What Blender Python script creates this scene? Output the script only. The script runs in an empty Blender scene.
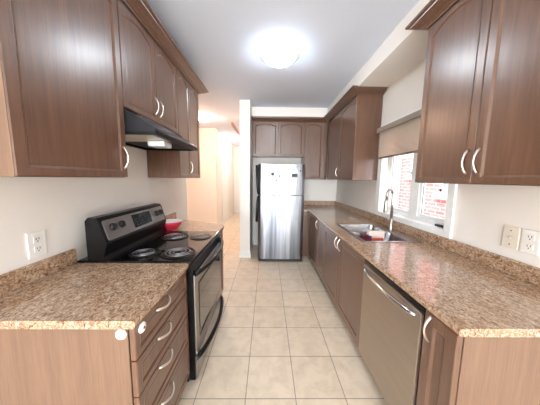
import bpy, bmesh, math, random
from mathutils import Vector, Matrix
random.seed(7)
S = bpy.context.scene
COL = S.collection
PI = math.pi

# ------------------------------------------------------------------ camera
EYE = Vector((0, 0, 1.45))
def cam_axes(yaw, pitch, roll):
    f = Vector((math.sin(yaw)*math.cos(pitch), math.cos(yaw)*math.cos(pitch), -math.sin(pitch)))
    r = Vector((math.cos(yaw), -math.sin(yaw), 0)); u = r.cross(f)
    c, s = math.cos(roll), math.sin(roll)
    return c*r + s*u, -s*r + c*u, f
_r, _u, _f = cam_axes(math.radians(.7604), math.radians(6.515), math.radians(.7))
cd = bpy.data.cameras.new('camera'); cam = bpy.data.objects.new('camera', cd); COL.objects.link(cam)
cam.matrix_world = Matrix(((_r.x, _u.x, -_f.x, EYE.x), (_r.y, _u.y, -_f.y, EYE.y), (_r.z, _u.z, -_f.z, EYE.z), (0, 0, 0, 1)))
cd.sensor_width = 36; cd.lens = 209*36/540; cd.clip_start = .02
S.camera = cam

# ------------------------------------------------------------------ world, daylight, exposure
S.view_settings.view_transform = 'Standard'; S.view_settings.look = 'None'
S.view_settings.gamma = 1; S.view_settings.use_curve_mapping = False
S.view_settings.exposure = 2.08
W = bpy.data.worlds.new('world'); S.world = W; W.use_nodes = True
bg = W.node_tree.nodes['Background']; bg.inputs[0].default_value = (.86, .93, 1, 1); bg.inputs[1].default_value = 1.4
S.cycles.max_bounces = 10; S.cycles.diffuse_bounces = 6; S.cycles.glossy_bounces = 5
S.cycles.use_denoising = True
def area_light(name, loc, direction, sx, sy, power, color):
    l = bpy.data.lights.new(name, 'AREA'); l.shape = 'RECTANGLE'; l.size = sx; l.size_y = sy
    l.energy = power; l.color = color
    o = bpy.data.objects.new(name, l); COL.objects.link(o); o.location = loc
    o.rotation_euler = Vector(direction).to_track_quat('-Z', 'Y').to_euler()
    return o
# daylight coming in by the glass patio door of the breakfast area behind the camera
area_light('patio_daylight', (-.6, -5.75, 1.15), (0, 1, 0), 3.4, 2.15, 128, (.95, .98, 1))
# sun on the neighbour's brick wall, over the roof
sl = bpy.data.lights.new('sun', 'SUN'); sl.energy = 1.15; sl.angle = .01; sl.color = (1, .96, .9)
sun = bpy.data.objects.new('sun', sl); COL.objects.link(sun); sun.rotation_euler = Vector((.62, -.12, -.78)).to_track_quat('-Z', 'Y').to_euler()

# ------------------------------------------------------------------ materials
def lin(c):
    return tuple((x/255/12.92 if x/255 <= .04045 else ((x/255+.055)/1.055)**2.4) for x in c) + (1,)
def nt(name):
    m = bpy.data.materials.new(name); m.use_nodes = True
    n = m.node_tree; return m, n, n.nodes['Principled BSDF']
def coords(n, scale=(1, 1, 1), loc=(0, 0, 0)):
    t = n.nodes.new('ShaderNodeTexCoord'); mp = n.nodes.new('ShaderNodeMapping')
    n.links.new(t.outputs['Object'], mp.inputs[0]); mp.inputs['Scale'].default_value = scale; mp.inputs['Location'].default_value = loc
    return mp.outputs[0]
def noise(n, vec, scale, detail=4, rough=.6, dist=0):
    t = n.nodes.new('ShaderNodeTexNoise'); n.links.new(vec, t.inputs['Vector'])
    t.inputs['Scale'].default_value = scale; t.inputs['Detail'].default_value = detail
    t.inputs['Roughness'].default_value = rough; t.inputs['Distortion'].default_value = dist
    return t.outputs['Fac']
def ramp(n, fac, stops):
    r = n.nodes.new('ShaderNodeValToRGB'); n.links.new(fac, r.inputs[0])
    e = r.color_ramp.elements
    while len(e) < len(stops): e.new(.5)
    for i, (p, c) in enumerate(stops): e[i].position = p; e[i].color = c
    return r.outputs[0]
def mixc(n, fac, a, b, mode='MIX'):
    m = n.nodes.new('ShaderNodeMix'); m.data_type = 'RGBA'; m.blend_type = mode
    if isinstance(fac, float): m.inputs[0].default_value = fac
    else: n.links.new(fac, m.inputs[0])
    for k, v in ((6, a), (7, b)):
        if isinstance(v, tuple): m.inputs[k].default_value = v
        else: n.links.new(v, m.inputs[k])
    return m.outputs[2]
def bump(n, p, h, strength, dist=.002):
    b = n.nodes.new('ShaderNodeBump'); n.links.new(h, b.inputs['Height'])
    b.inputs['Strength'].default_value = strength; b.inputs['Distance'].default_value = dist
    n.links.new(b.outputs[0], p.inputs['Normal'])
def plain(name, c, rough=.5, metal=0., coat=0., var=.04, vs=20, spec=.5):
    m, n, p = nt(name)
    v = noise(n, coords(n), vs, 3)
    a = lin(c); lo = tuple(x*(1-var) for x in a[:3])+(1,); hi = tuple(min(1, x*(1+var)) for x in a[:3])+(1,)
    n.links.new(ramp(n, v, [(.3, lo), (.7, hi)]), p.inputs['Base Color'])
    p.inputs['Roughness'].default_value = rough; p.inputs['Metallic'].default_value = metal
    p.inputs['Coat Weight'].default_value = coat; p.inputs['Specular IOR Level'].default_value = spec
    return m
def wood(name, dark, light, rough=.36, coat=.25, sc=1.0):
    m, n, p = nt(name)
    v1 = noise(n, coords(n, (26*sc, 26*sc, 1.3*sc)), 1.6, 6, .62, .6)
    v2 = noise(n, coords(n, (160*sc, 160*sc, 5*sc)), 1.2, 3, .6)
    c = ramp(n, v1, [(.3, lin(dark)), (.72, lin(light))])
    f = ramp(n, v2, [(.35, (.88, .88, .88, 1)), (.6, (1.05, 1.05, 1.05, 1))])
    n.links.new(mixc(n, 1.0, c, f, 'MULTIPLY'), p.inputs['Base Color'])
    p.inputs['Roughness'].default_value = rough; p.inputs['Coat Weight'].default_value = coat
    p.inputs['Coat Roughness'].default_value = .3
    bump(n, p, v2, .12, .001)
    return m
def metal(name, c, rough=.3, axis='z', stretch=80, streak=.12):
    m, n, p = nt(name)
    sc = {'z': (stretch, stretch, 1), 'y': (stretch, 1, stretch), 'x': (1, stretch, stretch)}[axis]
    v = noise(n, coords(n, sc), 2.5, 4)
    a = lin(c)
    n.links.new(ramp(n, v, [(.3, tuple(x*(1-streak) for x in a[:3])+(1,)), (.7, a)]), p.inputs['Base Color'])
    p.inputs['Metallic'].default_value = 1; p.inputs['Roughness'].default_value = rough
    return m
def fridge_steel(name):
    m, n, p = nt(name)
    v = noise(n, coords(n, (9, 1, .35)), 1.0, 3, .55, .3)
    v2 = noise(n, coords(n, (120, 120, 1)), 2.0, 3)
    c = ramp(n, v, [(.36, lin((98, 101, 108))), (.5, lin((132, 135, 142))), (.64, lin((158, 160, 166)))])  # broad vertical reflection streaks painted into the steel colour
    n.links.new(mixc(n, 1.0, c, ramp(n, v2, [(.3, (.88, .88, .88, 1)), (.7, (1, 1, 1, 1))]), 'MULTIPLY'), p.inputs['Base Color'])
    p.inputs['Metallic'].default_value = 1; p.inputs['Roughness'].default_value = .3
    bump(n, p, v, .45, .014)
    return m
def fabric(name, c):
    m = plain(name, c, .85); n = m.node_tree; p = n.nodes['Principled BSDF']; out = n.nodes['Material Output']
    t = n.nodes.new('ShaderNodeBsdfTranslucent'); t.inputs[0].default_value = lin(c)
    mx = n.nodes.new('ShaderNodeMixShader'); mx.inputs[0].default_value = .6
    n.links.new(p.outputs[0], mx.inputs[1]); n.links.new(t.outputs[0], mx.inputs[2]); n.links.new(mx.outputs[0], out.inputs[0])
    return m
def granite(name):
    m, n, p = nt(name)
    c0 = coords(n)
    v1 = noise(n, coords(n, (1.25, .75, 1)), 52, 6, .72, 1.4)
    v2 = noise(n, c0, 14, 5, .65, 1.5)
    v3 = noise(n, coords(n, (1, 1, 1), (3.1, 1.7, .4)), 75, 4, .65)
    base = ramp(n, v1, [(.34, lin((104, 72, 50))), (.45, lin((166, 134, 106))), (.54, lin((200, 174, 148))), (.66, lin((228, 216, 202)))])
    warm = ramp(n, v2, [(.38, lin((166, 130, 100))), (.62, lin((226, 214, 200)))])
    c = mixc(n, .45, base, warm, 'MULTIPLY')
    dk = ramp(n, v3, [(.30, lin((96, 66, 48))), (.40, (1, 1, 1, 1))])
    n.links.new(mixc(n, .8, c, dk, 'MULTIPLY'), p.inputs['Base Color'])
    p.inputs['Roughness'].default_value = .16; p.inputs['Coat Weight'].default_value = .2; p.inputs['Coat Roughness'].default_value = .1
    return m
def tile_floor(name):
    m, n, p = nt(name)
    T = .333
    b = n.nodes.new('ShaderNodeTexBrick'); n.links.new(coords(n, (1, 1, 1), (.13+T*12, -1.229+T*24, 0)), b.inputs['Vector'])
    b.offset = 0; b.squash = 1
    b.inputs['Scale'].default_value = 1; b.inputs['Brick Width'].default_value = T; b.inputs['Row Height'].default_value = T
    b.inputs['Mortar Size'].default_value = .0032; b.inputs['Mortar Smooth'].default_value = .2; b.inputs['Bias'].default_value = 0
    b.inputs['Color1'].default_value = lin((227, 213, 192)); b.inputs['Color2'].default_value = lin((222, 206, 184)); b.inputs['Mortar'].default_value = lin((152, 138, 124))
    v = noise(n, coords(n), 9, 6, .65, .4)
    f = ramp(n, v, [(.32, (.88, .85, .82, 1)), (.6, (1.04, 1.03, 1.02, 1))])
    n.links.new(mixc(n, 1.0, b.outputs['Color'], f, 'MULTIPLY'), p.inputs['Base Color'])
    p.inputs['Roughness'].default_value = .34
    inv = n.nodes.new('ShaderNodeMath'); inv.operation = 'SUBTRACT'; inv.inputs[0].default_value = 1
    n.links.new(b.outputs['Fac'], inv.inputs[1]); bump(n, p, inv.outputs[0], .4, .002)
    return m
def paint(name, c, rough=.75):
    m, n, p = nt(name)
    v = noise(n, coords(n), 220, 2)
    p.inputs['Base Color'].default_value = lin(c); p.inputs['Roughness'].default_value = rough
    bump(n, p, v, .08, .0008)
    return m
def glow(name, c, strength):
    m, n, p = nt(name)
    p.inputs['Base Color'].default_value = lin(c); p.inputs['Emission Color'].default_value = lin(c); p.inputs['Emission Strength'].default_value = strength
    return m
def clear_glass(name, tint=(1, 1, 1, 1)):
    m = bpy.data.materials.new(name); m.use_nodes = True; n = m.node_tree
    n.nodes.remove(n.nodes['Principled BSDF']); out = n.nodes['Material Output']
    t = n.nodes.new('ShaderNodeBsdfTransparent'); t.inputs[0].default_value = tint
    g = n.nodes.new('ShaderNodeBsdfGlossy'); g.inputs['Roughness'].default_value = .02
    lw = n.nodes.new('ShaderNodeLayerWeight'); lw.inputs[0].default_value = .5
    pw = n.nodes.new('ShaderNodeMath'); pw.operation = 'POWER'; n.links.new(lw.outputs['Facing'], pw.inputs[0]); pw.inputs[1].default_value = 5
    fr = n.nodes.new('ShaderNodeMath'); fr.operation = 'MULTIPLY_ADD'; n.links.new(pw.outputs[0], fr.inputs[0]); fr.inputs[1].default_value = .5; fr.inputs[2].default_value = .03
    mx = n.nodes.new('ShaderNodeMixShader'); n.links.new(fr.outputs[0], mx.inputs[0])
    n.links.new(t.outputs[0], mx.inputs[1]); n.links.new(g.outputs[0], mx.inputs[2]); n.links.new(mx.outputs[0], out.inputs[0])
    return m
def brick_mat(name):
    m, n, p = nt(name)
    t = n.nodes.new('ShaderNodeTexCoord'); sx = n.nodes.new('ShaderNodeSeparateXYZ'); n.links.new(t.outputs['Object'], sx.inputs[0])
    cb = n.nodes.new('ShaderNodeCombineXYZ'); n.links.new(sx.outputs[1], cb.inputs[0]); n.links.new(sx.outputs[2], cb.inputs[1])
    b = n.nodes.new('ShaderNodeTexBrick'); n.links.new(cb.outputs[0], b.inputs['Vector'])
    b.inputs['Scale'].default_value = 1; b.inputs['Brick Width'].default_value = .26; b.inputs['Row Height'].default_value = .09
    b.inputs['Mortar Size'].default_value = .008
    b.inputs['Color1'].default_value = lin((196, 128, 124)); b.inputs['Color2'].default_value = lin((180, 106, 104)); b.inputs['Mortar'].default_value = lin((214, 200, 196))
    n.links.new(b.outputs['Color'], p.inputs['Base Color']); p.inputs['Roughness'].default_value = .9
    return m
M = dict(
    wood=wood('cabinet_wood', (92, 63, 47), (116, 84, 65), .33, .6),
    end=wood('end_panel_wood', (112, 84, 65), (126, 97, 77), .5, .1),  # paler brown than cabinet_wood, used on the end panels only
    granite=granite('speckled_laminate'), floor=tile_floor('ceramic_tile'),
    wall=paint('wall_paint', (234, 230, 224)), ceil=paint('ceiling_paint', (216, 225, 240), .85), white=plain('white_trim', (236, 238, 236), .4),
    nickel=metal('brushed_nickel', (225, 215, 205), .32), tapmetal=metal('faucet_nickel', (176, 166, 158), .3), steel=fridge_steel('stainless_vertical'),
    sink=metal('sink_steel', (190, 190, 190), .25, 'y', 40), dw=metal('dishwasher_steel', (182, 173, 162), .34, 'y', 60),
    chrome=metal('chrome', (225, 225, 228), .1), panel=metal('range_panel_steel', (176, 172, 170), .38, 'y', 60),
    black=plain('black_enamel', (10, 10, 12), .34, spec=.35), matte=plain('black_plastic', (20, 20, 22), .5), cook=plain('black_glass_top', (10, 9, 9), .08),
    coil=metal('coil_iron', (170, 170, 174), .38), pan=plain('drip_pan_black', (7, 7, 7), .4), hood=plain('hood_black', (30, 32, 37), .3, coat=.2),
    filt=metal('filter_mesh', (225, 215, 200), .45, 'x', 60), lens=plain('light_lens', (225, 232, 238), .25), ovenglass=plain('oven_glass', (64, 58, 50), .06, coat=.6),
    plastic=plain('white_plastic', (238, 236, 232), .35), ivory=plain('ivory_plastic', (226, 218, 204), .4), slot=plain('socket_slot', (60, 54, 50), .6),
    red=plain('red_plastic', (205, 40, 70), .3), orange=plain('orange_sponge', (216, 86, 48), .8), wrapper=plain('sponge_wrapper', (226, 205, 196), .4), purple=plain('purple_scourer', (96, 46, 84), .9),
    shade=fabric('blind_fabric', (240, 234, 226)), rail=plain('blind_rail', (150, 138, 125), .5), raildark=plain('blind_bottom_rail', (120, 104, 92), .5),
    glass=clear_glass('window_glass'), brick=brick_mat('red_brick'), stone=plain('pale_stone', (226, 222, 214), .8), farglass=plain('far_window_glass', (120, 140, 160), .1),
    rimglow=glow('lit_glass_rim', (240, 248, 255), .1), dome=glow('lit_frosted_glass', (238, 248, 255), 11), warm=glow('lit_warm_glass', (255, 212, 184), 44), screen=plain('display_black', (18, 20, 22), .15), digit=plain('display_marks', (150, 158, 160), .4),
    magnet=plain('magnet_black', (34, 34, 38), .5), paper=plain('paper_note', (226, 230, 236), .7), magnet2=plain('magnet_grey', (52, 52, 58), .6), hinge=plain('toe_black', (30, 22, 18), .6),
    trimwood=wood('stair_trim', (150, 84, 48), (190, 112, 64)), ground=plain('pale_paving', (190, 188, 182), .9))

# ------------------------------------------------------------------ mesh helpers
class MB:
    def __init__(s): s.bm = bmesh.new()
    def box(s, x0, x1, y0, y1, z0, z1, bev=0, seg=2):
        b = s.bm; vs = [b.verts.new((x, y, z)) for x in (x0, x1) for y in (y0, y1) for z in (z0, z1)]
        fs = [b.faces.new([vs[i] for i in q]) for q in ((0, 1, 3, 2), (4, 6, 7, 5), (0, 4, 5, 1), (2, 3, 7, 6), (0, 2, 6, 4), (1, 5, 7, 3))]
        if bev:
            es = list({e for f in fs for e in f.edges})
            bmesh.ops.bevel(b, geom=es, offset=bev, segments=seg, affect='EDGES', profile=.5)
        return s
    def loft(s, loops, cap0=True, cap1=True, smooth=False, closed=True):
        b = s.bm; L = [[b.verts.new(p) for p in lp] for lp in loops]
        n = len(L[0])
        for a, c in zip(L, L[1:]):
            for i in range(n if closed else n-1):
                j = (i+1) % n
                f = b.faces.new((a[i], a[j], c[j], c[i])); f.smooth = smooth
        if cap0: b.faces.new(L[0][::-1])
        if cap1: b.faces.new(L[-1])
        return s
    def prism(s, pts, axis, a0, a1, smooth=False):
        def P(p, a): return {'x': (a, p[0], p[1]), 'y': (p[0], a, p[1]), 'z': (p[0], p[1], a)}[axis]
        return s.loft([[P(p, a0) for p in pts], [P(p, a1) for p in pts]], smooth=smooth)
    def tube(s, pts, rad, n=10, flat=(1, 1)):
        pts = [Vector(p) for p in pts]; loops = []
        rad = rad if isinstance(rad, (list, tuple)) else [rad]*len(pts)
        ref = None
        for i, p in enumerate(pts):
            t = (pts[min(i+1, len(pts)-1)] - pts[max(i-1, 0)]).normalized()
            if ref is None: ref = Vector((0, 0, 1)) if abs(t.z) < .9 else Vector((0, 1, 0))
            u = t.cross(ref).normalized(); w = u.cross(t).normalized(); ref = w
            loops.append([tuple(p + rad[i]*(math.cos(2*PI*k/n)*u*flat[0] + math.sin(2*PI*k/n)*w*flat[1])) for k in range(n)])
        return s.loft(loops, smooth=True)
    def lathe(s, prof, c, n=32, axis='z', cap=True):
        loops = []
        for r, h in prof:
            lp = []
            for k in range(n):
                a = 2*PI*k/n; x, y = max(r, 1e-4)*math.cos(a), max(r, 1e-4)*math.sin(a)
                lp.append({'z': (c[0]+x, c[1]+y, c[2]+h), 'x': (c[0]+h, c[1]+x, c[2]+y), 'y': (c[0]+x, c[1]+h, c[2]+y)}[axis])
            loops.append(lp)
        return s.loft(loops, cap0=cap, cap1=cap, smooth=True)
    def sweep(s, path, prof):
        """profile (offset to the right of the path, z) along a level polyline with mitred corners"""
        P = [Vector(p) for p in path]; loops = []
        for i, p in enumerate(P):
            d0 = (p-P[i-1]).normalized() if i else None
            d1 = (P[i+1]-p).normalized() if i < len(P)-1 else None
            d0 = d0 or d1; d1 = d1 or d0
            n0 = Vector((d0.y, -d0.x)); n1 = Vector((d1.y, -d1.x)); m = (n0+n1).normalized(); m = m/max(.2, m.dot(n0))
            loops.append([(p.x+m.x*o, p.y+m.y*o, z) for o, z in prof])
        return s.loft(loops)
    def build(s, name, mat, parent=None, origin=None):
        b = s.bm
        bmesh.ops.recalc_face_normals(b, faces=b.faces)
        if parent is not None: org = WL[parent.as_pointer()]
        elif origin is not None: org = Vector(origin)
        else:
            xs = [v.co for v in b.verts]
            org = Vector(((min(v.x for v in xs)+max(v.x for v in xs))/2, (min(v.y for v in xs)+max(v.y for v in xs))/2, min(v.z for v in xs)))
        bmesh.ops.translate(b, verts=b.verts, vec=-org)
        me = bpy.data.meshes.new(name); b.to_mesh(me); b.free(); me.materials.append(M[mat])
        o = bpy.data.objects.new(name, me); COL.objects.link(o)
        if parent is not None: o.parent = parent
        else: o.location = org
        WL[o.as_pointer()] = org.copy()
        return o
WL = {}
def thing(name, loc, label, cat, group=None):
    o = bpy.data.objects.new(name, None); COL.objects.link(o); o.location = loc; o.empty_display_size = .05
    WL[o.as_pointer()] = Vector(loc); return tag(o, label, cat, group)
def tag(o, label, cat, group=None):
    o['label'] = label; o['category'] = cat
    if group: o['group'] = group
    return o
def struct(o): o['kind'] = 'structure'; return o
def rrect(x0, x1, y0, y1, r, z, n=5):
    pts = []
    for cx, cy, a0 in ((x1-r, y0+r, -PI/2), (x1-r, y1-r, 0), (x0+r, y1-r, PI/2), (x0+r, y0+r, PI)):
        for k in range(n+1):
            a = a0+PI/2*k/n; pts.append((cx+r*math.cos(a), cy+r*math.sin(a), z))
    return pts
# map (u, v, n): u along the run, v up, n out of the face
def face_map(side, plane):
    return {'L': lambda u, v, n: (plane+n, u, v), 'R': lambda u, v, n: (plane-n, u, v), 'B': lambda u, v, n: (u, plane-n, v)}[side]
def panel_door(mp, u0, u1, v0, v1, t=.022, stile=.058, arch=0., rail=.058, reveal=.011, depth=.009):
    """framed door with a recessed panel whose top may be arched"""
    N = 12
    def outline(d):
        a, b, c, tp = u0+stile+d, u1-stile-d, v0+rail+d, v1-rail-d
        sp = tp-arch
        pts = [(a, c), (b, c)]
        for k in range(N+1):
            q = k/N; pts.append((b+(a-b)*q, sp+arch*math.sin(PI*q)**.9 if arch else tp))
        return pts
    def outer(d):
        pts = [(u0+d, v0+d), (u1-d, v0+d)]
        for k in range(N+1): pts.append((u1-d+(u0-u1+2*d)*k/N, v1-d))
        return pts
    mb = MB()
    loops = [(outer(0), 0), (outer(0), t-.003), (outer(.003), t), (outline(0), t), (outline(reveal), t-depth), (outline(reveal+.006), t-depth+.001)]
    mb.loft([[mp(u, v, n) for u, v in lp] for lp, n in loops])
    return mb
def bow_handle(mp, u, v, t=.022, L=.128, vertical=True, r=.0058):
    mb = MB(); pts = []; rad = []
    for k in range(15):
        q = k/14; s = (q-.5)*L; n = t+.002+.030*math.sin(PI*q)**.75
        pts.append(mp(u, v+s, n) if vertical else mp(u+s, v-.010*math.sin(PI*q), n)); rad.append(r*(1.25-.35*math.sin(PI*q)))
    mb.tube(pts, rad, 10)
    return mb
def wall_box(name, *a):
    return struct(MB().box(*a).build(name, 'ceil' if 'ceiling' in name else 'floor' if name == 'floor' else 'wall', origin=(0, 0, 0)))

# ------------------------------------------------------------------ the room
LW, RW, BW, CEIL = -1.25, 1.48, 4.48, 2.77
WY0, WY1, WZ0, WZ1 = 1.67, 2.72, 1.03, 2.06 # window hole in the right wall
wall_box('floor', -3.1, 1.68, -5.62, 9.1, -.1, 0)
wall_box('ceiling', -3.1, 1.68, -5.62, 9.1, CEIL, CEIL+.1)
wall_box('wall_left', LW-.12, LW, -.4, 3.25, 0, CEIL)
MBr = MB()
for a in ((-5.5, WY0, 0, CEIL), (WY1, BW+.12, 0, CEIL), (WY0, WY1, 0, WZ0), (WY0, WY1, WZ1, CEIL)): MBr.box(RW, RW+.2, *a)
struct(MBr.build('wall_right', 'wall', origin=(0, 0, 0)))
wall_box('wall_back', -.31, RW, BW, BW+.12, 0, CEIL)
wall_box('wall_hall_right', -.49, -.31, 3.72, 9, 0, CEIL)
wall_box('wall_hall_end', -1.41, -.49, 8.8, 8.92, 0, CEIL)
wall_box('wall_hall_left', -1.53, -1.41, 5.8, 8.8, 0, CEIL)
wall_box('wall_hall_front', -3.0, -1.53, 5.8, 5.92, 0, CEIL)
wall_box('wall_side', -3.1, -3.0, 3.25, 5.92, 0, CEIL)
wall_box('wall_breakfast_left', -3.1, -3.0, -5.5, -.28, 0, CEIL)
wall_box('wall_breakfast_front', -3.0, LW-.12, -.40, -.28, 0, CEIL)
wall_box('wall_hall_near', -3.0, LW-.12, 3.13, 3.25, 0, CEIL)
mb = MB()
for a in ((-3.1, -2.3, 0, CEIL), (1.1, RW, 0, CEIL), (-2.3, 1.1, 2.25, CEIL)): mb.box(a[0], a[1], -5.62, -5.5, a[2], a[3])
struct(mb.build('wall_rear', 'wall', origin=(0, 0, 0)))
# bulkhead over the right-hand and back cabinets
SX, SY, SZ = 1.105, 4.06, 2.592
mb = MB(); mb.prism([(SX, -.4), (RW, -.4), (RW, BW), (-.31, BW), (-.31, SY), (SX, SY)], 'z', SZ, CEIL)
struct(mb.build('trim_bulkhead', 'wall', origin=(0, 0, 0)))
def skirting(name, path):
    struct(MB().sweep(path, [(0, 0), (.014, 0), (.014, .095), (.008, .11), (0, .115)]).build(name, 'white', origin=(0, 0, 0)))
skirting('baseboard_pillar', [(-.49, 8.8), (-.49, 3.72), (-.31, 3.72), (-.31, 4.48)])
skirting('baseboard_back', [(.6, BW), (-.295, BW)][::-1])
skirting('baseboard_hall', [(-1.53, 5.8), (-1.41, 5.8), (-1.41, 8.8), (-.505, 8.8)][::1])
skirting('baseboard_left', [(LW, 2.85), (LW, 3.25), (LW-.12, 3.25)])
struct(MB().box(-.885, -.84, 5.2, 6.5, 2.725, CEIL).build('trim_stair', 'trimwood', origin=(0, 0, 0)))
# door casings of the hall
mb = MB()
for y0, y1 in ((6.5, 6.58), (7.38, 7.46)): mb.box(-1.41, -1.39, y0, y1, 0, 2.1)
mb.box(-1.41, -1.39, 6.5, 7.46, 2.1, 2.18)
struct(mb.build('trim_hall', 'white', origin=(0, 0, 0)))
struct(MB().box(-1.41, -1.398, 6.585, 7.375, .01, 2.095).build('door_2', 'white', origin=(0, 0, 0)))
# patio door behind the camera
mb = MB()
for x in (-2.3, -.63, 1.04): mb.box(x, x+.06, -5.6, -5.53, 0, 2.25)
for z in (0, 2.19): mb.box(-2.24, 1.04, -5.59, -5.54, z, z+.06)
d1 = struct(mb.build('door_1', 'white', origin=(0, 0, 0)))
MB().box(-2.24, 1.04, -5.568, -5.562, .06, 2.19).build('pane', 'glass', d1)

# window in the right wall
mb = MB(); fx0, fx1 = RW+.07, RW+.13
for y0, y1, z0, z1 in ((WY0, WY0+.045, WZ0, WZ1), (WY1-.045, WY1, WZ0, WZ1), (WY0, WY1, WZ0, WZ0+.05), (WY0, WY1, WZ1-.045, WZ1), (2.125, 2.235, WZ0+.05, WZ1-.045)):
    mb.box(fx0, fx1, y0, y1, z0, z1)
w1 = struct(mb.build('window_1', 'white', origin=(RW, 2.2, WZ0)))
for y0, y1 in ((WY0+.045, 2.125), (2.235, WY1-.045)):
    s = MB(); a, b, c, d = y0, y1, WZ0+.05, WZ1-.045; w = .032
    for q in ((a, a+w, c, d), (b-w, b, c, d), (a+w, b-w, c, c+w), (a+w, b-w, d-w, d)): s.box(fx0+.012, fx1-.012, q[0], q[1], q[2], q[3])
    sh = s.build('sash', 'white', w1)
    MB().box(fx0+.028, fx0+.034, a+w, b-w, c+w, d-w).build('pane', 'glass', sh)
    g = MB(); g.box(fx0+.0245, fx0+.0275, a+w, a+w+.006, c+w, d-w); g.box(fx0+.0245, fx0+.0275, b-w-.006, b-w, c+w, d-w); g.build('gasket', 'matte', sh)
mb = MB(); cw = .085 # casing round the opening and lining of the recess
for y0, y1, z0, z1 in ((WY0-.055, WY0, WZ0-.07, WZ1+cw), (WY1, WY1+cw-.01, WZ0-.07, WZ1+cw), (WY0, WY1, WZ1, WZ1+cw), (WY0, WY1, WZ0-.07, WZ0)):
    mb.box(RW-.016, RW, y0, y1, z0, z1)
mb.build('casing', 'white', w1)
mb = MB()
for y0, y1, z0, z1 in ((WY0, WY0+.012, WZ0, WZ1), (WY1-.012, WY1, WZ0, WZ1), (WY0, WY1, WZ0, WZ0+.012), (WY0, WY1, WZ1-.012, WZ1)): mb.box(RW-.016, fx0, y0, y1, z0, z1)
mb.build('jamb', 'white', w1)
mb = MB(); mb.box(RW+.045, fx0, 1.76, 1.85, WZ0+.012, WZ0+.03, .003); mb.tube([(RW+.05, 1.81, WZ0+.03), (RW+.03, 1.78, WZ0+.035), (RW+.025, 1.74, WZ0+.032)], .006)
mb.build('crank', 'matte', w1)

# the neighbour's brick house across the side yard
hs = thing('brick_house', (4.1, 5, -.6), "red brick house with white stone sills, seen through the kitchen window", 'house')
mb = MB(); mb.box(4.0, 4.3, .5, 13, -.6, 6); mb.build('wall', 'brick', hs)
for y0, y1, z0, z1 in ((5.2, 5.78, 1.62, 2.9), (6.28, 6.72, .3, 2.9), (3.9, 4.75, 1.2, 2.4)):
    f = MB()
    for q in ((y0, y0+.07, z0, z1), (y1-.07, y1, z0, z1), (y0, y1, z0, z0+.07), (y0, y1, z1-.07, z1)): f.box(3.95, 3.998, *q)
    fr = f.build('window_frame', 'white', hs)
    MB().box(3.97, 3.99, y0+.07, y1-.07, z0+.07, z1-.07).build('window_pane', 'farglass', fr)
for y0, y1, z0, z1 in ((5.05, 5.95, 1.46, 1.62), (3.8, 4.9, 1.04, 1.2), (6.2, 6.8, .16, .3)):
    MB().box(3.9, 3.998, y0, y1, z0, z1, .01).build('stone_sill', 'stone', hs)
struct(MB().box(1.7, 4.0, -3, 13, -.7, -.6).build('ground_side_yard', 'ground', origin=(0, 0, 0)))

# ------------------------------------------------------------------ base cabinets, left
HC = .893; ST = .034; CB = HC-ST # counter top, slab thickness, cabinet top
LF, RF = -.520, .744 # door faces of the base runs
t = .022
HN = [0]
def add_handle(parent, mp, u, v, vertical=True, L=.128): return bow_handle(mp, u, v, L=L, vertical=vertical).build('handle', 'nickel', parent)

c = thing('drawer_cabinet', (-.9, 1.06, 0), 'brown base cabinet of four drawers, left of the aisle, before the range', 'cabinet')
MB().box(LW+.003, LF-t-.001, .79, 1.31, .1, CB-.001).build('carcass', 'wood', c)
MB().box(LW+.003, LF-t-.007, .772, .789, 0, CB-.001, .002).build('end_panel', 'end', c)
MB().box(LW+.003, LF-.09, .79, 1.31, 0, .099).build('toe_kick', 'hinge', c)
mp = face_map('L', LF-t)
for v0, v1, hv in ((.712, .854, .828), (.548, .707, .680), (.362, .543, .528), (.105, .357, .326)):
    d = panel_door(mp, .772, 1.308, v0, v1, t, .03, 0, .03, .012, .006).build('drawer', 'wood', c)
    add_handle(d, mp, .985, hv, False, .12)

c = thing('base_cabinet', (-.9, 2.5, 0), 'small brown base cabinet with slanted end, beyond the range by the hallway', 'cabinet')
q = [(LW+.003, 2.14), (LF-t-.001, 2.14), (LF-t-.001, 2.42), (-.62, 2.50), (LW+.003, 2.74)]
MB().prism(q, 'z', .1, CB-.001).build('carcass', 'wood', c)
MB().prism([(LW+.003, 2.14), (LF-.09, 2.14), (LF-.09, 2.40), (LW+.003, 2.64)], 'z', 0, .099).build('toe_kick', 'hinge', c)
d = panel_door(mp, 2.142, 2.415, .105, CB-.006, t, .05, 0, .05).build('door', 'wood', c)
add_handle(d, mp, 2.19, .74)

# countertops, left
def counter_edge(pts): return pts
NOSE = lambda x, sgn: [(x-sgn*.02, CB), (x-sgn*.004, CB), (x, CB+.006), (x, HC-.010), (x-sgn*.003, HC-.003), (x-sgn*.010, HC), (x-sgn*.02, HC)]
c = thing('countertop', (-.9, 1.06, CB), 'left brown speckled countertop over the drawers, nearest the camera', 'countertop')
mb = MB(); mb.prism([(LW+.002, CB), (-.524, CB), (-.511, CB+.006), (-.509, HC-.010), (-.512, HC-.003), (-.519, HC), (LW+.002, HC)], 'y', .760, 1.318); mb.build('slab', 'granite', c)
MB().box(LW+.002, LW+.024, .760, 1.318, HC+.0005, HC+.095, .004).build('backsplash', 'granite', c)
c = thing('countertop', (-.9, 2.5, CB), 'short brown speckled countertop with a slanted end, holding the red bowl', 'countertop')
far = [(LW+.002, 2.132), (-.507, 2.132), (-.507, 2.42)]
for k in range(9):
    a = PI/2*k/8*.75; far.append((-.507-.10*(1-math.cos(a)), 2.42+.10*math.sin(a)))
far.append((LW+.002, 2.83))
MB().prism(far, 'z', CB, HC).build('slab', 'granite', c)
MB().box(LW+.002, LW+.024, 2.132, 2.805, HC+.0005, HC+.095, .004).build('backsplash', 'granite', c)

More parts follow.
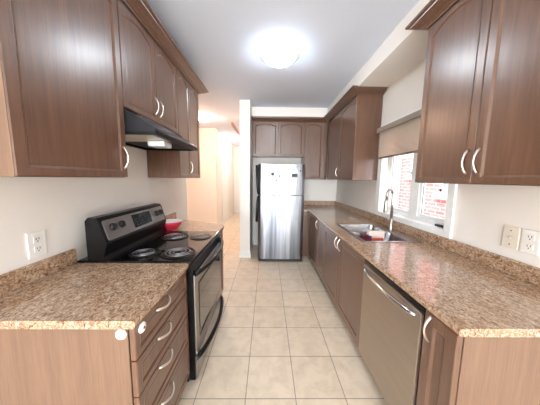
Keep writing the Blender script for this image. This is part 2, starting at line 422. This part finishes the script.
# ------------------------------------------------------------------ electric range
RY0, RY1 = 1.325, 2.126
r = thing('electric_range', (-.9, 1.77, 0), 'black and stainless electric range with coil burners, between the two left countertops', 'range')
mb = MB(); mb.box(LW+.01, -.535, RY0, RY1, .02, .88, .004)
for y in (RY0+.05, RY1-.05):
    for x in (-1.18, -.6): mb.lathe([(.02, 0), (.02, .02)], (x, y, 0), 12)
mb.build('body', 'black', r)
ct = MB(); ct.box(LW+.01, -.495, RY0, RY1, .8805, .902, .006, 3); ct.build('cooktop', 'cook', r)
def burner(x, y, R):
    b = MB(); pts = []; turns = 3
    for k in range(turns*24+1):
        a = 2*PI*k/24; rr = R*(.22+.74*k/(turns*24)); pts.append((x+rr*math.cos(a), y+rr*math.sin(a), .9145))
    b.tube(pts, R*.034, 6); bo = b.build('burner', 'coil', r)
    p = MB(); p.lathe([(R*.2, .9045), (R*.85, .9035), (R*1.05, .9035), (R*1.13, .9075), (R*1.17, .9045)], (x, y, 0), 36, cap=False)
    p.build('drip_pan', 'pan', bo)
burner(-.88, 1.465, .085); burner(-.64, 1.48, .104); burner(-.85, 1.90, .103); burner(-.615, 1.905, .082)
# backguard with its control panel
prof = [(-1.165, .9025), (-1.045, .9025), (-1.06, .93), (-1.035, 1.012), (-1.038, 1.026), (-1.080, 1.168), (-1.097, 1.184), (-1.145, 1.188), (-1.165, 1.165)]
bg_ = MB(); bg_.prism(prof, 'y', RY0, RY1); bgo = bg_.build('backguard', 'black', r)
ang = math.atan2(.042, .142)
def tp(y, s, n): # y along, s up the sloped face from its foot, n outwards
    return (-1.038-s*math.sin(ang)+n*math.cos(ang), y, 1.026+s*math.cos(ang)+n*math.sin(ang))
def tbox(mb, y0, y1, s0, s1, n0, n1, rr=.0):
    L = []
    for n in (n0, n1):
        L.append([tp(y, s, n) for y, s, _ in rrect(y0, y1, s0, s1, max(rr, .0008), 0, 4)])
    mb.loft(L); return mb
tbox(MB(), RY0+.022, RY1-.02, .004, .142, .0002, .004, .015).build('control_panel', 'panel', bgo)
for y in (1.42, 1.505, 1.985, 2.055):
    k = MB(); L = []
    for n, R in ((.0045, .027), (.012, .026), (.022, .020), (.024, .017)):
        L.append([tp(y+R*math.cos(2*PI*i/20), .085+R*math.sin(2*PI*i/20), n) for i in range(20)])
    k.loft(L, smooth=True); tbox(k, y-.005, y+.005, .065, .105, .022, .030, .002); k.build('knob', 'matte', bgo)
tbox(MB(), 1.635, 1.88, .025, .128, .0045, .0065, .004).build('display', 'screen', bgo)
for i in range(5):
    for j in range(3):
        tbox(MB(), 1.655+i*.044, 1.680+i*.044, .042+j*.022, .047+j*.022, .0067, .0072).build('display_mark', 'magnet2', bgo)
tbox(MB(), 1.72, 1.80, .100, .125, .0067, .0071).build('clock_window', 'magnet2', bgo)
# oven door
fx = -.478
MB().box(-.534, -.490, RY0+.006, RY1-.006, .805, .878, .006).build('door_top_trim', 'black', r)
dr = MB()
dr.box(fx-.012, fx, RY0+.008, RY1-.008, .218, .802, .005, 3); dro = dr.build('oven_door', 'panel', r)
MB().box(fx-.001, fx+.0015, RY0+.075, RY1-.075, .31, .72, .001, 1).build('window_border', 'black', dro)
MB().box(fx+.0017, fx+.003, RY0+.088, RY1-.088, .323, .707).build('door_window', 'ovenglass', dro)
def range_bow(z, out, drop, x0, rr):
    pts, rad = [], []
    for k in range(25):
        q = k/24; y = RY0+.012+(RY1-RY0-.024)*q; s = math.sin(PI*q)**.6
        pts.append((x0-.012+out*s, y, z-drop*s)); rad.append(rr*(1.25-.25*s))
    return MB().tube(pts, rad, 12, (1, 1))
MB().box(-.534, fx-.0125, RY0+.006, RY1-.006, .216, .804).build('door_core', 'black', dro)
range_bow(.812, .064, .0, -.47, .016).build('handle', 'black', dro)
dw_ = MB(); dw_.box(fx-.014, fx-.002, RY0+.008, RY1-.008, .035, .21, .004); dwo = dw_.build('storage_drawer', 'panel', r)
MB().box(-.534, fx-.0145, RY0+.006, RY1-.006, .03, .213).build('drawer_core', 'black', dwo)
range_bow(.192, .066, .0, -.478, .015).build('handle', 'black', dwo)

# red bowl on the far countertop
bx, by, bz = -1.05, 2.255, HC+.001
c = thing('plastic_bowl', (bx, by, bz), 'red plastic bowl with white inside, on the short far countertop behind the range', 'bowl')
MB().lathe([(.0, 0), (.055, 0), (.075, .012), (.115, .06), (.128, .085), (.125, .085), (.112, .062), (.07, .014), (.0, .005)], (bx, by, bz), 36).build('outer_shell', 'red', c)
MB().lathe([(0, .0065), (.066, .0165), (.106, .062), (.121, .0845), (.119, .0845), (.103, .064), (.062, .02), (0, .010)], (bx, by, bz), 36).build('inner_lining', 'plastic', c)

# ------------------------------------------------------------------ upper cabinets, left
UZ, UT = 1.445, 2.592
UL, UR, UB = -.91, 1.14, 4.14
mpU = face_map('L', UL-t)
def upper(label, side, plane, u0, u1, z0, doors, depth_to, arch=.045, top=2.528, back=.003):
    ctr = {'L': ((plane+depth_to)/2, (u0+u1)/2, z0), 'R': ((plane+depth_to)/2, (u0+u1)/2, z0), 'B': ((u0+u1)/2, (plane+depth_to)/2, z0)}[side]
    c = thing('wall_cabinet', ctr, label, 'cabinet')
    mp = face_map(side, plane + {'L': -t, 'R': t, 'B': t}[side])
    if side == 'L': MB().box(depth_to+back, plane-t-.001, u0, u1, z0, UT).build('carcass', 'wood', c)
    if side == 'R': MB().box(plane+t+.001, depth_to-back, u0, u1, z0, UT).build('carcass', 'wood', c)
    if side == 'B': MB().box(u0, u1, plane+t+.001, depth_to-back, z0, UT).build('carcass', 'wood', c)
    for a, b, hu in doors:
        d = panel_door(mp, a, b, z0+.003, top, t, .044, arch, .034).build('door', 'wood', c)
        if hu is not None: add_handle(d, mp, hu, z0+.125, True, .135)
    return c
c = upper('large brown upper cabinet with one wide door, left wall, nearest the camera', 'L', UL, .792, 1.388, UZ, [(.775, 1.386, 1.352)], LW)
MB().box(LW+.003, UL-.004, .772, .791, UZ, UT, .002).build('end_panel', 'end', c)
upper('brown upper cabinet with two arched doors, above the black range hood', 'L', UL, 1.3895, 2.2085, 1.89, [(1.392, 1.797, 1.762), (1.801, 2.206, 1.836)], LW)
upper('narrow two-door brown upper cabinet beside the hood, at the hallway end', 'L', UL, 2.21, 2.87, UZ, [(2.213, 2.538, None), (2.542, 2.867, 2.50)], LW)
CR = [(.0005, 2.532), (.010, 2.532), (.014, 2.540), (.024, 2.543), (.030, 2.550), (.048, 2.556), (.070, 2.570), (.082, 2.577), (.084, 2.583), (.103, 2.588), (.105, 2.602), (.0005, 2.602)]
def crown(label, path):
    o = MB().sweep(path, [(a, z) for a, z in CR]).build('crown_molding', 'wood'); tag(o, label, 'molding')
crown('brown crown molding along the top of the left upper cabinets', [(LW+.003, .771), (UL, .771), (UL, 2.871), (LW+.003, 2.871)])

# range hood under the middle left cabinet
HY0, HY1 = 1.395, 2.203
h = thing('range_hood', (-1.0, 1.8, 1.73), 'black range hood under the left upper cabinets, above the range', 'range hood')
hb = MB(); hb.prism([(LW+.004, 1.742), (-.725, 1.742), (-.718, 1.752), (-.722, 1.765), (-.925, 1.886), (LW+.004, 1.886)], 'y', HY0, HY1); hb.build('shell', 'hood', h)
hl = MB()
for q in ((LW+.004, -.72, HY0, HY0+.012), (LW+.004, -.72, HY1-.012, HY1), (-.75, -.72, HY0+.012, HY1-.012), (LW+.004, LW+.03, HY0+.012, HY1-.012)): hl.box(q[0], q[1], q[2], q[3], 1.722, 1.7415)
hl.build('lip', 'black', h)
MB().box(-1.17, -.78, HY0+.02, 1.74, 1.733, 1.7412).build('filter', 'filt', h)
MB().box(-1.17, -.78, 1.745, HY1-.02, 1.735, 1.7412).build('underside_pan', 'matte', h)
MB().box(-.93, -.80, 1.66, 1.80, 1.688, 1.7325, .012).build('light_lens', 'lens', h)
n_ = Vector((.121, 0, .203)).normalized()
def hp(s, y, o): p = Vector((-.925, 0, 1.886)).lerp(Vector((-.722, 0, 1.765)), s) + n_*o; return (p.x, y, p.z)
st = MB(); st.loft([[hp(s, y, o) for s, o in ((.16, .0005), (.16, .012), (.34, .012), (.34, .0005))] for y in (1.46, 2.15)]); st.build('visor_strip', 'chrome', h)

# ------------------------------------------------------------------ upper cabinets, right and back
upper('large brown two-door upper cabinet on the right wall, nearest the camera', 'R', UR, .79, 1.615, UZ-.013, [(.792, 1.163, 1.133), (1.167, 1.613, 1.198)], RW)
upper('brown upper cabinet on the right wall, beyond the window, in the corner', 'R', UR, 2.81, 4.1, UZ, [(2.813, 3.385, None), (3.389, 4.04, 3.43)], RW)
upper('tall narrow brown upper cabinet on the back wall, right of the fridge top', 'B', UB, .70, 1.16, UZ, [(.703, 1.07, None)], BW)
upper('short two-door brown upper cabinet above the refrigerator', 'B', UB, -.307, .698, 1.885, [(-.290, .196, None), (.200, .696, None)], BW)
crown('brown crown molding on the near right upper cabinet', [(RW-.003, 1.616), (UR, 1.616), (UR, .79)])
crown('brown crown molding along the back and far right upper cabinets', [(RW-.003, 2.809), (UR, 2.809), (UR, UB), (-.307, UB)][::-1])

# ------------------------------------------------------------------ base cabinets, right
mpR = face_map('R', RF+t)
BK = RW-.003
c = thing('base_cabinet', (1.1, .83, 0), 'right base cabinet with one narrow door, at the near counter end beside the dishwasher', 'cabinet')
MB().box(RF+t+.001, BK, .757, .905, .1, CB-.001).build('carcass', 'wood', c)
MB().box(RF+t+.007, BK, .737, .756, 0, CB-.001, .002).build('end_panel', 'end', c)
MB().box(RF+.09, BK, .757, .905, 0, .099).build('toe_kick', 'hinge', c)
d = panel_door(mpR, .737, .904, .105, CB-.006, t, .05, 0, .05).build('door', 'wood', c)
add_handle(d, mpR, .862, .785, True, .12)

def hollow_cabinet(label, y0, y1, doors):
    c = thing('base_cabinet', (1.1, (y0+y1)/2, 0), label, 'cabinet')
    mb = MB(); x0 = RF+t+.001
    mb.box(x0, BK, y0, y0+.018, .1, CB-.001); mb.box(x0, BK, y1-.018, y1, .1, CB-.001); mb.box(x0, BK, y0+.018, y1-.018, .1, .118); mb.box(BK-.01, BK, y0+.018, y1-.018, .118, CB-.001)
    mb.box(x0, x0+.018, y0+.018, y1-.018, CB-.06, CB-.001)
    mb.build('carcass', 'wood', c)
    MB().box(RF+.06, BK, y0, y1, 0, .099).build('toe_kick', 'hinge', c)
    for a, b, hu in doors:
        d = panel_door(mpR, a, b, .105, CB-.006, t, .055, 0, .055).build('door', 'wood', c)
        if hu is not None: add_handle(d, mpR, hu, .79)
    return c
hollow_cabinet('brown two-door base cabinet under the double sink', 1.516, 2.653, [(1.519, 2.083, 2.043), (2.088, 2.650, 2.128)])
hollow_cabinet('brown base cabinet between sink cabinet and corner, one handle, right run', 2.656, 3.64, [(2.659, 3.03, 2.995), (3.035, 3.637, None)])
c = thing('base_cabinet', (.9, 4.2, 0), 'brown corner base cabinet end, squeezed beside the refrigerator', 'cabinet')
MB().box(.665, BK, 3.80, BW-.003, .0, CB-.001).build('carcass', 'wood', c)
MB().box(RF+t, BK, 3.643, 3.798, .0, CB-.001).build('filler', 'wood', c)

# dishwasher
DY0, DY1 = .910, 1.512
d = thing('dishwasher', (1.1, 1.24, 0), 'stainless steel dishwasher under the right countertop', 'dishwasher')
MB().box(RF+.02, RW-.05, DY0+.004, DY1-.004, .1, CB-.004).build('tub', 'matte', d)
MB().box(RF+.08, RW-.05, DY0+.004, DY1-.004, .0, .099).build('kick_plate', 'matte', d)
MB().box(RF+.002, RF+.018, DY0, DY1, CB-.034, CB-.008, .002).build('control_strip', 'black', d)
db = MB(); db.box(RF-.008, RF+.018, DY0+.003, DY1-.003, .105, CB-.037, .004, 3); do_ = db.build('door_panel', 'dw', d)
MB().box(RF-.012, RF+.019, DY0-.0015, DY0+.0028, .105, CB-.037).build('edge_trim', 'chrome', do_)
pts, rad = [], []
for k in range(21):
    q = k/20; s = math.sin(PI*q)**.5; pts.append((RF-.010-.032*s, DY0+.035+(DY1-DY0-.07)*q, .795-.004*s)); rad.append(.0105+.002*s)
MB().tube(pts, rad, 12).build('handle', 'chrome', do_)

# ------------------------------------------------------------------ right countertop with sink
RX = .734
c = thing('countertop', (1.1, 2.4, CB), 'long brown speckled countertop on the right, running past the sink into the corner', 'countertop')
HX0, HX1, HY0_, HY1_ = .88, 1.345, 1.825, 2.555
mb = MB()
mb.prism([(HX0, CB), (RX+.016, CB), (RX+.002, CB+.006), (RX, HC-.010), (RX+.003, HC-.003), (RX+.010, HC), (HX0, HC)], 'y', .724, 3.78)
for q in ((HX0, RW-.002, .724, HY0_), (HX1, RW-.002, HY0_, HY1_), (HX0, RW-.002, HY1_, 3.78)): mb.box(q[0], q[1], q[2], q[3], CB, HC)
mb.box(.65, RW-.002, 3.78, BW-.002, CB, HC)
mb.build('slab', 'granite', c)
mb = MB(); mb.box(RW-.024, RW-.002, .724, BW-.002, HC+.0005, HC+.095, .004); mb.box(.65, RW-.024, BW-.024, BW-.002, HC+.0005, HC+.095, .004)
mb.build('backsplash', 'granite', c)

s = thing('kitchen_sink', (1.12, 2.19, .71), 'stainless double-bowl sink set into the right countertop under the window', 'sink')
X0, X1, Y0, Y1 = .857, 1.405, 1.80, 2.575; zt = HC+.006
bowls = [(.895, 1.305, 1.837, 2.172), (.895, 1.305, 2.202, 2.538)]
rim = MB()
for q in ((X0, .895, Y0, Y1), (1.305, X1, Y0, Y1), (.895, 1.305, Y0, 1.837), (.895, 1.305, 2.172, 2.202), (.895, 1.305, 2.538, Y1)): rim.box(q[0], q[1], q[2], q[3], HC+.0008, zt)
rim.build('rim', 'sink', s)
for a in bowls:
    x0, x1, y0, y1 = a; b = MB()
    L = [rrect(x0, x1, y0, y1, .0006, zt, 6), rrect(x0+.002, x1-.002, y0+.002, y1-.002, .05, HC-.004, 6), rrect(x0+.012, x1-.012, y0+.012, y1-.012, .055, .758, 6), rrect(x0+.03, x1-.03, y0+.03, y1-.03, .06, .730, 6), rrect(x0+.06, x1-.06, y0+.06, y1-.06, .05, .724, 6)]
    b.loft(L, cap0=False, smooth=True)
    # thickness outwards
    bo = b.build('bowl', 'sink', s)
    cx, cy = (x0+x1)/2+.03, (y0+y1)/2
    MB().lathe([(0, .7252), (.038, .7252), (.045, .7285), (.04, .727), (0, .7265)], (cx, cy, 0), 24).build('drain', 'chrome', bo)

f = thing('faucet', (1.345, 2.215, zt), 'brushed nickel pull-down gooseneck faucet behind the sink', 'faucet')
FX, FY = 1.346, 2.215
MB().lathe([(.027, zt+.0005), (.027, zt+.008), (.021, zt+.014), (.0185, zt+.02), (.0185, zt+.13), (.013, zt+.14)], (FX, FY, 0), 24).build('base', 'tapmetal', f)
pts = [(FX, FY, zt+.13), (FX, FY, zt+.31)]
R = .045; dx, dy = -.94, -.34
for k in range(1, 13):
    a = PI*k/12; pts.append((FX+dx*R*(1-math.cos(a)), FY+dy*R*(1-math.cos(a)), zt+.395+R*math.sin(a)*1.15))
pts.insert(2, (FX, FY, zt+.395)); pts.append((FX+dx*2*R, FY+dy*2*R, zt+.345))
MB().tube(pts, .0135, 14).build('spout', 'tapmetal', f)
e = (FX+dx*2*R, FY+dy*2*R)
MB().lathe([(.0125, zt+.35), (.016, zt+.33), (.019, zt+.24), (.021, zt+.215), (.018, zt+.208)][::-1], (e[0]-.004, e[1], 0), 20).build('spray_head', 'tapmetal', f)
MB().tube([(FX-.015, FY-.01, zt+.10), (FX-.045, FY-.02, zt+.125), (FX-.062, FY-.025, zt+.15)], [.009, .008, .006], 10).build('lever', 'tapmetal', f)

# wrapped sponge in the near bowl
sx, sy, sz = 1.10, 2.07, .725
c = thing('sponge_pack', (sx, sy, sz), 'orange-red sponge in a pale wrapper, standing in the near bowl of the sink', 'sponge')
MB().box(sx-.068, sx+.085, sy-.03, sy+.03, sz+.0005, sz+.205, .014, 3).build('sponge', 'orange', c)
MB().box(sx-.070, sx+.087, sy-.032, sy+.032, sz+.135, sz+.2065, .012, 3).build('wrapper', 'wrapper', c)
MB().box(sx-.072, sx-.040, sy-.0335, sy+.0335, sz+.09, sz+.17, .008, 2).build('scourer', 'purple', c)

# ------------------------------------------------------------------ refrigerator
FX0, FX1, FY0 = -.158, .625, 3.495
fr = thing('refrigerator', (.22, 3.9, 0), 'stainless top-freezer refrigerator with black side handles, at the end of the aisle', 'refrigerator')
mb = MB(); mb.box(FX0+.004, FX1-.004, FY0+.075, 4.26, .03, 1.688, .006)
for x in (FX0+.06, FX1-.06):
    for y in (FY0+.12, 4.2): mb.lathe([(.022, 0), (.022, .03)], (x, y, 0), 12)
mb.build('body', 'matte', fr)
MB().box(FX0+.01, FX1-.01, FY0+.035, FY0+.074, .012, .058, .004).build('base_grille', 'matte', fr)
def fridge_door(z0, z1, name):
    pts = []
    for k in range(17):
        q = k/16; x = FX0+(FX1-FX0)*q; y = FY0+.020*(2*q-1)**4*1.0 + (.012 if k in (0, 16) else 0); pts.append((x, y))
    pts += [(FX1, FY0+.07), (FX0, FY0+.07)]
    mb = MB(); mb.prism(pts, 'z', z0, z1)
    return mb.build(name, 'steel', fr)
d1_ = fridge_door(1.183, 1.692, 'freezer_door'); d2_ = fridge_door(.062, 1.172, 'fridge_door')
def fridge_handle(z0, z1, parent, flip):
    pts, rad = [], []
    for k in range(17):
        q = k/16; s = math.sin(PI*min(1, q*1.0))**.7; qq = 1-q if flip else q
        pts.append((FX0+.010-.030*(1-qq)**.6, FY0-.012-.035*s, z0+(z1-z0)*q)); rad.append(.021)
    MB().tube(pts, rad, 12, (1, 1.2)).build('handle', 'black', parent)
fridge_handle(1.20, 1.66, d1_, True); fridge_handle(.73, 1.155, d2_, False)
MB().lathe([(.012, FY0+.001), (.012, FY0-.003), (0.0, FY0-.004)], (.548, .004, 1.585), 20, 'y').build('badge', 'magnet2', d1_)
def on_fridge(x): return FY0+.020*(2*(x-FX0)/(FX1-FX0)-1)**4-.0005
def magnet(name, mat, pts, label, cat='magnet', th=.006):
    x = sum(p[0] for p in pts)/len(pts); y1 = min(on_fridge(p[0]) for p in pts)-.0003
    mb = MB(); mb.prism(pts, 'y', y1-th, y1); tag(mb.build(name, mat), label, cat)
magnet('round_magnet', 'magnet', [(.082+.027*math.cos(2*PI*k/24), 1.527+.027*math.sin(2*PI*k/24)) for k in range(24)], 'round black magnet on the freezer door')
magnet('triangle_magnet', 'magnet2', [(.128, 1.412), (.170, 1.412), (.149, 1.452)], 'small dark triangle magnet pointing up on the freezer door')
magnet('triangle_magnet', 'magnet2', [(.182, 1.505), (.218, 1.505), (.200, 1.468)], 'small dark triangle magnet pointing down on the freezer door')
magnet('rectangular_magnet', 'magnet', [(.405, 1.480), (.497, 1.480), (.497, 1.535), (.405, 1.535)], 'dark rectangular magnet above a white note on the freezer door')
magnet('paper_note', 'paper', [(.408, 1.355), (.490, 1.355), (.490, 1.462), (.408, 1.462)], 'white paper note below the dark rectangular magnet on the freezer door', 'note', .002)
magnet('square_magnet', 'paper', [(.468, 1.56), (.502, 1.56), (.502, 1.60), (.468, 1.60)], 'small white square magnet near the freezer door top right corner', 'magnet', .003)

# ------------------------------------------------------------------ ceiling lights
LXc, LYc = .112, 2.36
c = thing('ceiling_light', (LXc, LYc, CEIL), 'round lit frosted-glass flush ceiling light above the kitchen aisle', 'ceiling light')
MB().lathe([(.12, -.0005), (.140, -.010), (.140, -.030), (.05, -.0342)], (LXc, LYc, CEIL), 40).build('mount', 'white', c)
MB().lathe([(.150, -.0355), (.172, -.031), (.214, -.024), (.217, -.029), (.170, -.041), (.150, -.0385)], (LXc, LYc, CEIL), 48, cap=False).build('glass_rim', 'rimglow', c)
MB().lathe([(.168, -.044), (.167, -.054), (.150, -.075), (.11, -.095), (.06, -.106), (0, -.110)][::-1] + [(.166, -.042), (.0, -.0412)], (LXc, LYc, CEIL), 48).build('glass_bowl', 'dome', c)
for a in (90, 210, 330):
    a = math.radians(a); x, y = LXc+.208*math.cos(a), LYc+.208*math.sin(a)
    MB().tube([(x-.05*math.cos(a), y-.05*math.sin(a), CEIL-.02), (x, y, CEIL-.034), (x-.002*math.cos(a), y-.002*math.sin(a), CEIL-.058), (x-.016*math.cos(a), y-.016*math.sin(a), CEIL-.068)], .005, 8).build('clip', 'nickel', c)
c = thing('ceiling_light', (-1.40, 4.77, CEIL), 'small round warm-lit ceiling light in the hallway', 'ceiling light')
MB().lathe([(.13, -.0005), (.13, -.02), (.06, -.024)], (-1.40, 4.77, CEIL), 32).build('mount', 'white', c)
MB().lathe([(0, -.095), (.06, -.09), (.11, -.065), (.125, -.03), (.0, -.0245)], (-1.40, 4.77, CEIL), 32).build('glass_bowl', 'warm', c)

# ------------------------------------------------------------------ window blind
l = bpy.data.lights.new('far_hall_fill', 'POINT'); l.energy = 8; l.color = (1, .86, .76); l.shadow_soft_size = .12  # unseen fill light, added to brighten the far end of the hall
o = bpy.data.objects.new('far_hall_fill', l); COL.objects.link(o); o.location = (-.75, 7.2, 2.6)
b = thing('window_blind', (RW-.05, 2.2, 1.70), 'beige pleated window blind, half raised, over the sink window', 'blind')
MB().box(RW-.075, RW-.017, 1.64, 2.775, 2.045, 2.105, .006).build('headrail', 'rail', b)
pts = []; nP = 20; zT, zB = 2.044, 1.735
for k in range(2*nP+1): pts.append((RW-.052+(.009 if k % 2 else -.009), zT+(zB-zT)*k/(2*nP)))
prof = pts + [(x+.018, z) for x, z in pts[::-1]]
MB().prism([(x, z) for x, z in prof], 'y', 1.66, 2.735).build('pleated_shade', 'shade', b)
MB().box(RW-.062, RW-.030, 1.655, 2.74, 1.718, 1.7345, .003).build('bottom_rail', 'raildark', b)

# ------------------------------------------------------------------ outlets and discs
def wall_plate(side, y, z, w, hgt, label, kind, mat):
    x = LW if side == 'L' else RW; sg = 1 if side == 'L' else -1
    c = thing('wall_outlet' if kind == 'duplex' else 'cable_jack', (x, y, z-hgt/2), label, 'outlet')
    def bx(a, b_, y0, y1, z0, z1, bev=0):
        p, q = sorted((x+sg*a, x+sg*b_)); return MB().box(p, q, y0, y1, z0, z1, bev)
    pl = bx(.0005, .008, y-w/2, y+w/2, z-hgt/2, z+hgt/2, .003).build('cover_plate', mat, c)
    if kind == 'duplex':
        for dz in (-.026, .026):
            f_ = bx(.0082, .0105, y-.019, y+.019, z+dz-.017, z+dz+.017, .002).build('socket', mat, pl)
            m = MB()
            for dy in (-.007, .007): p, q = sorted((x+sg*.0106, x+sg*.0112)); m.box(p, q, y+dy-.0016, y+dy+.0016, z+dz-.002, z+dz+.009)
            p, q = sorted((x+sg*.0106, x+sg*.0112)); m.box(p, q, y-.003, y+.003, z+dz-.013, z+dz-.007)
            m.build('slot', 'slot', c)
    else:
        m = MB(); m.lathe([(.0065, .0085*sg), (.0065, .016*sg), (0, .0165*sg)], (x, y, z+.003), 14, 'x'); m.build('connector', 'nickel', c)
        for dz in (-.042, .042):
            m = MB(); m.lathe([(.004, .0083*sg), (.003, .0095*sg)], (x, y, z+dz), 10, 'x'); m.build('screw', 'slot', c)
wall_plate('L', 1.115, 1.083, .092, .138, 'white wall outlet on the left wall above the countertop', 'duplex', 'plastic')
wall_plate('R', 1.215, 1.115, .084, .135, 'ivory cable jack plate on the right wall, nearer the window', 'jack', 'ivory')
wall_plate('R', 1.12, 1.115, .084, .135, 'white duplex outlet on the right wall, farther from the window', 'duplex', 'plastic')
def disc(axis, ctr, R, label):
    sg = -1 if axis == 'y' else 1
    c = thing('safety_latch', ctr, label, 'latch')
    MB().lathe([(R, 0), (R, .004*sg), (R*.85, .009*sg), (R*.4, .011*sg), (0, .011*sg)], ctr, 28, axis).build('disc', 'plastic', c)
    MB().lathe([(R*.28, .0113*sg), (R*.2, .0125*sg), (0, .0125*sg)], ctr, 14, axis).build('button', 'plastic' if axis == 'y' else 'slot', c)
disc('y', (-.572, .7715, .831), .022, 'round white plastic disc stuck on the left cabinet end panel')
disc('x', (LF+.0005, .815, .826), .022, 'round white plastic disc stuck on the top drawer front')
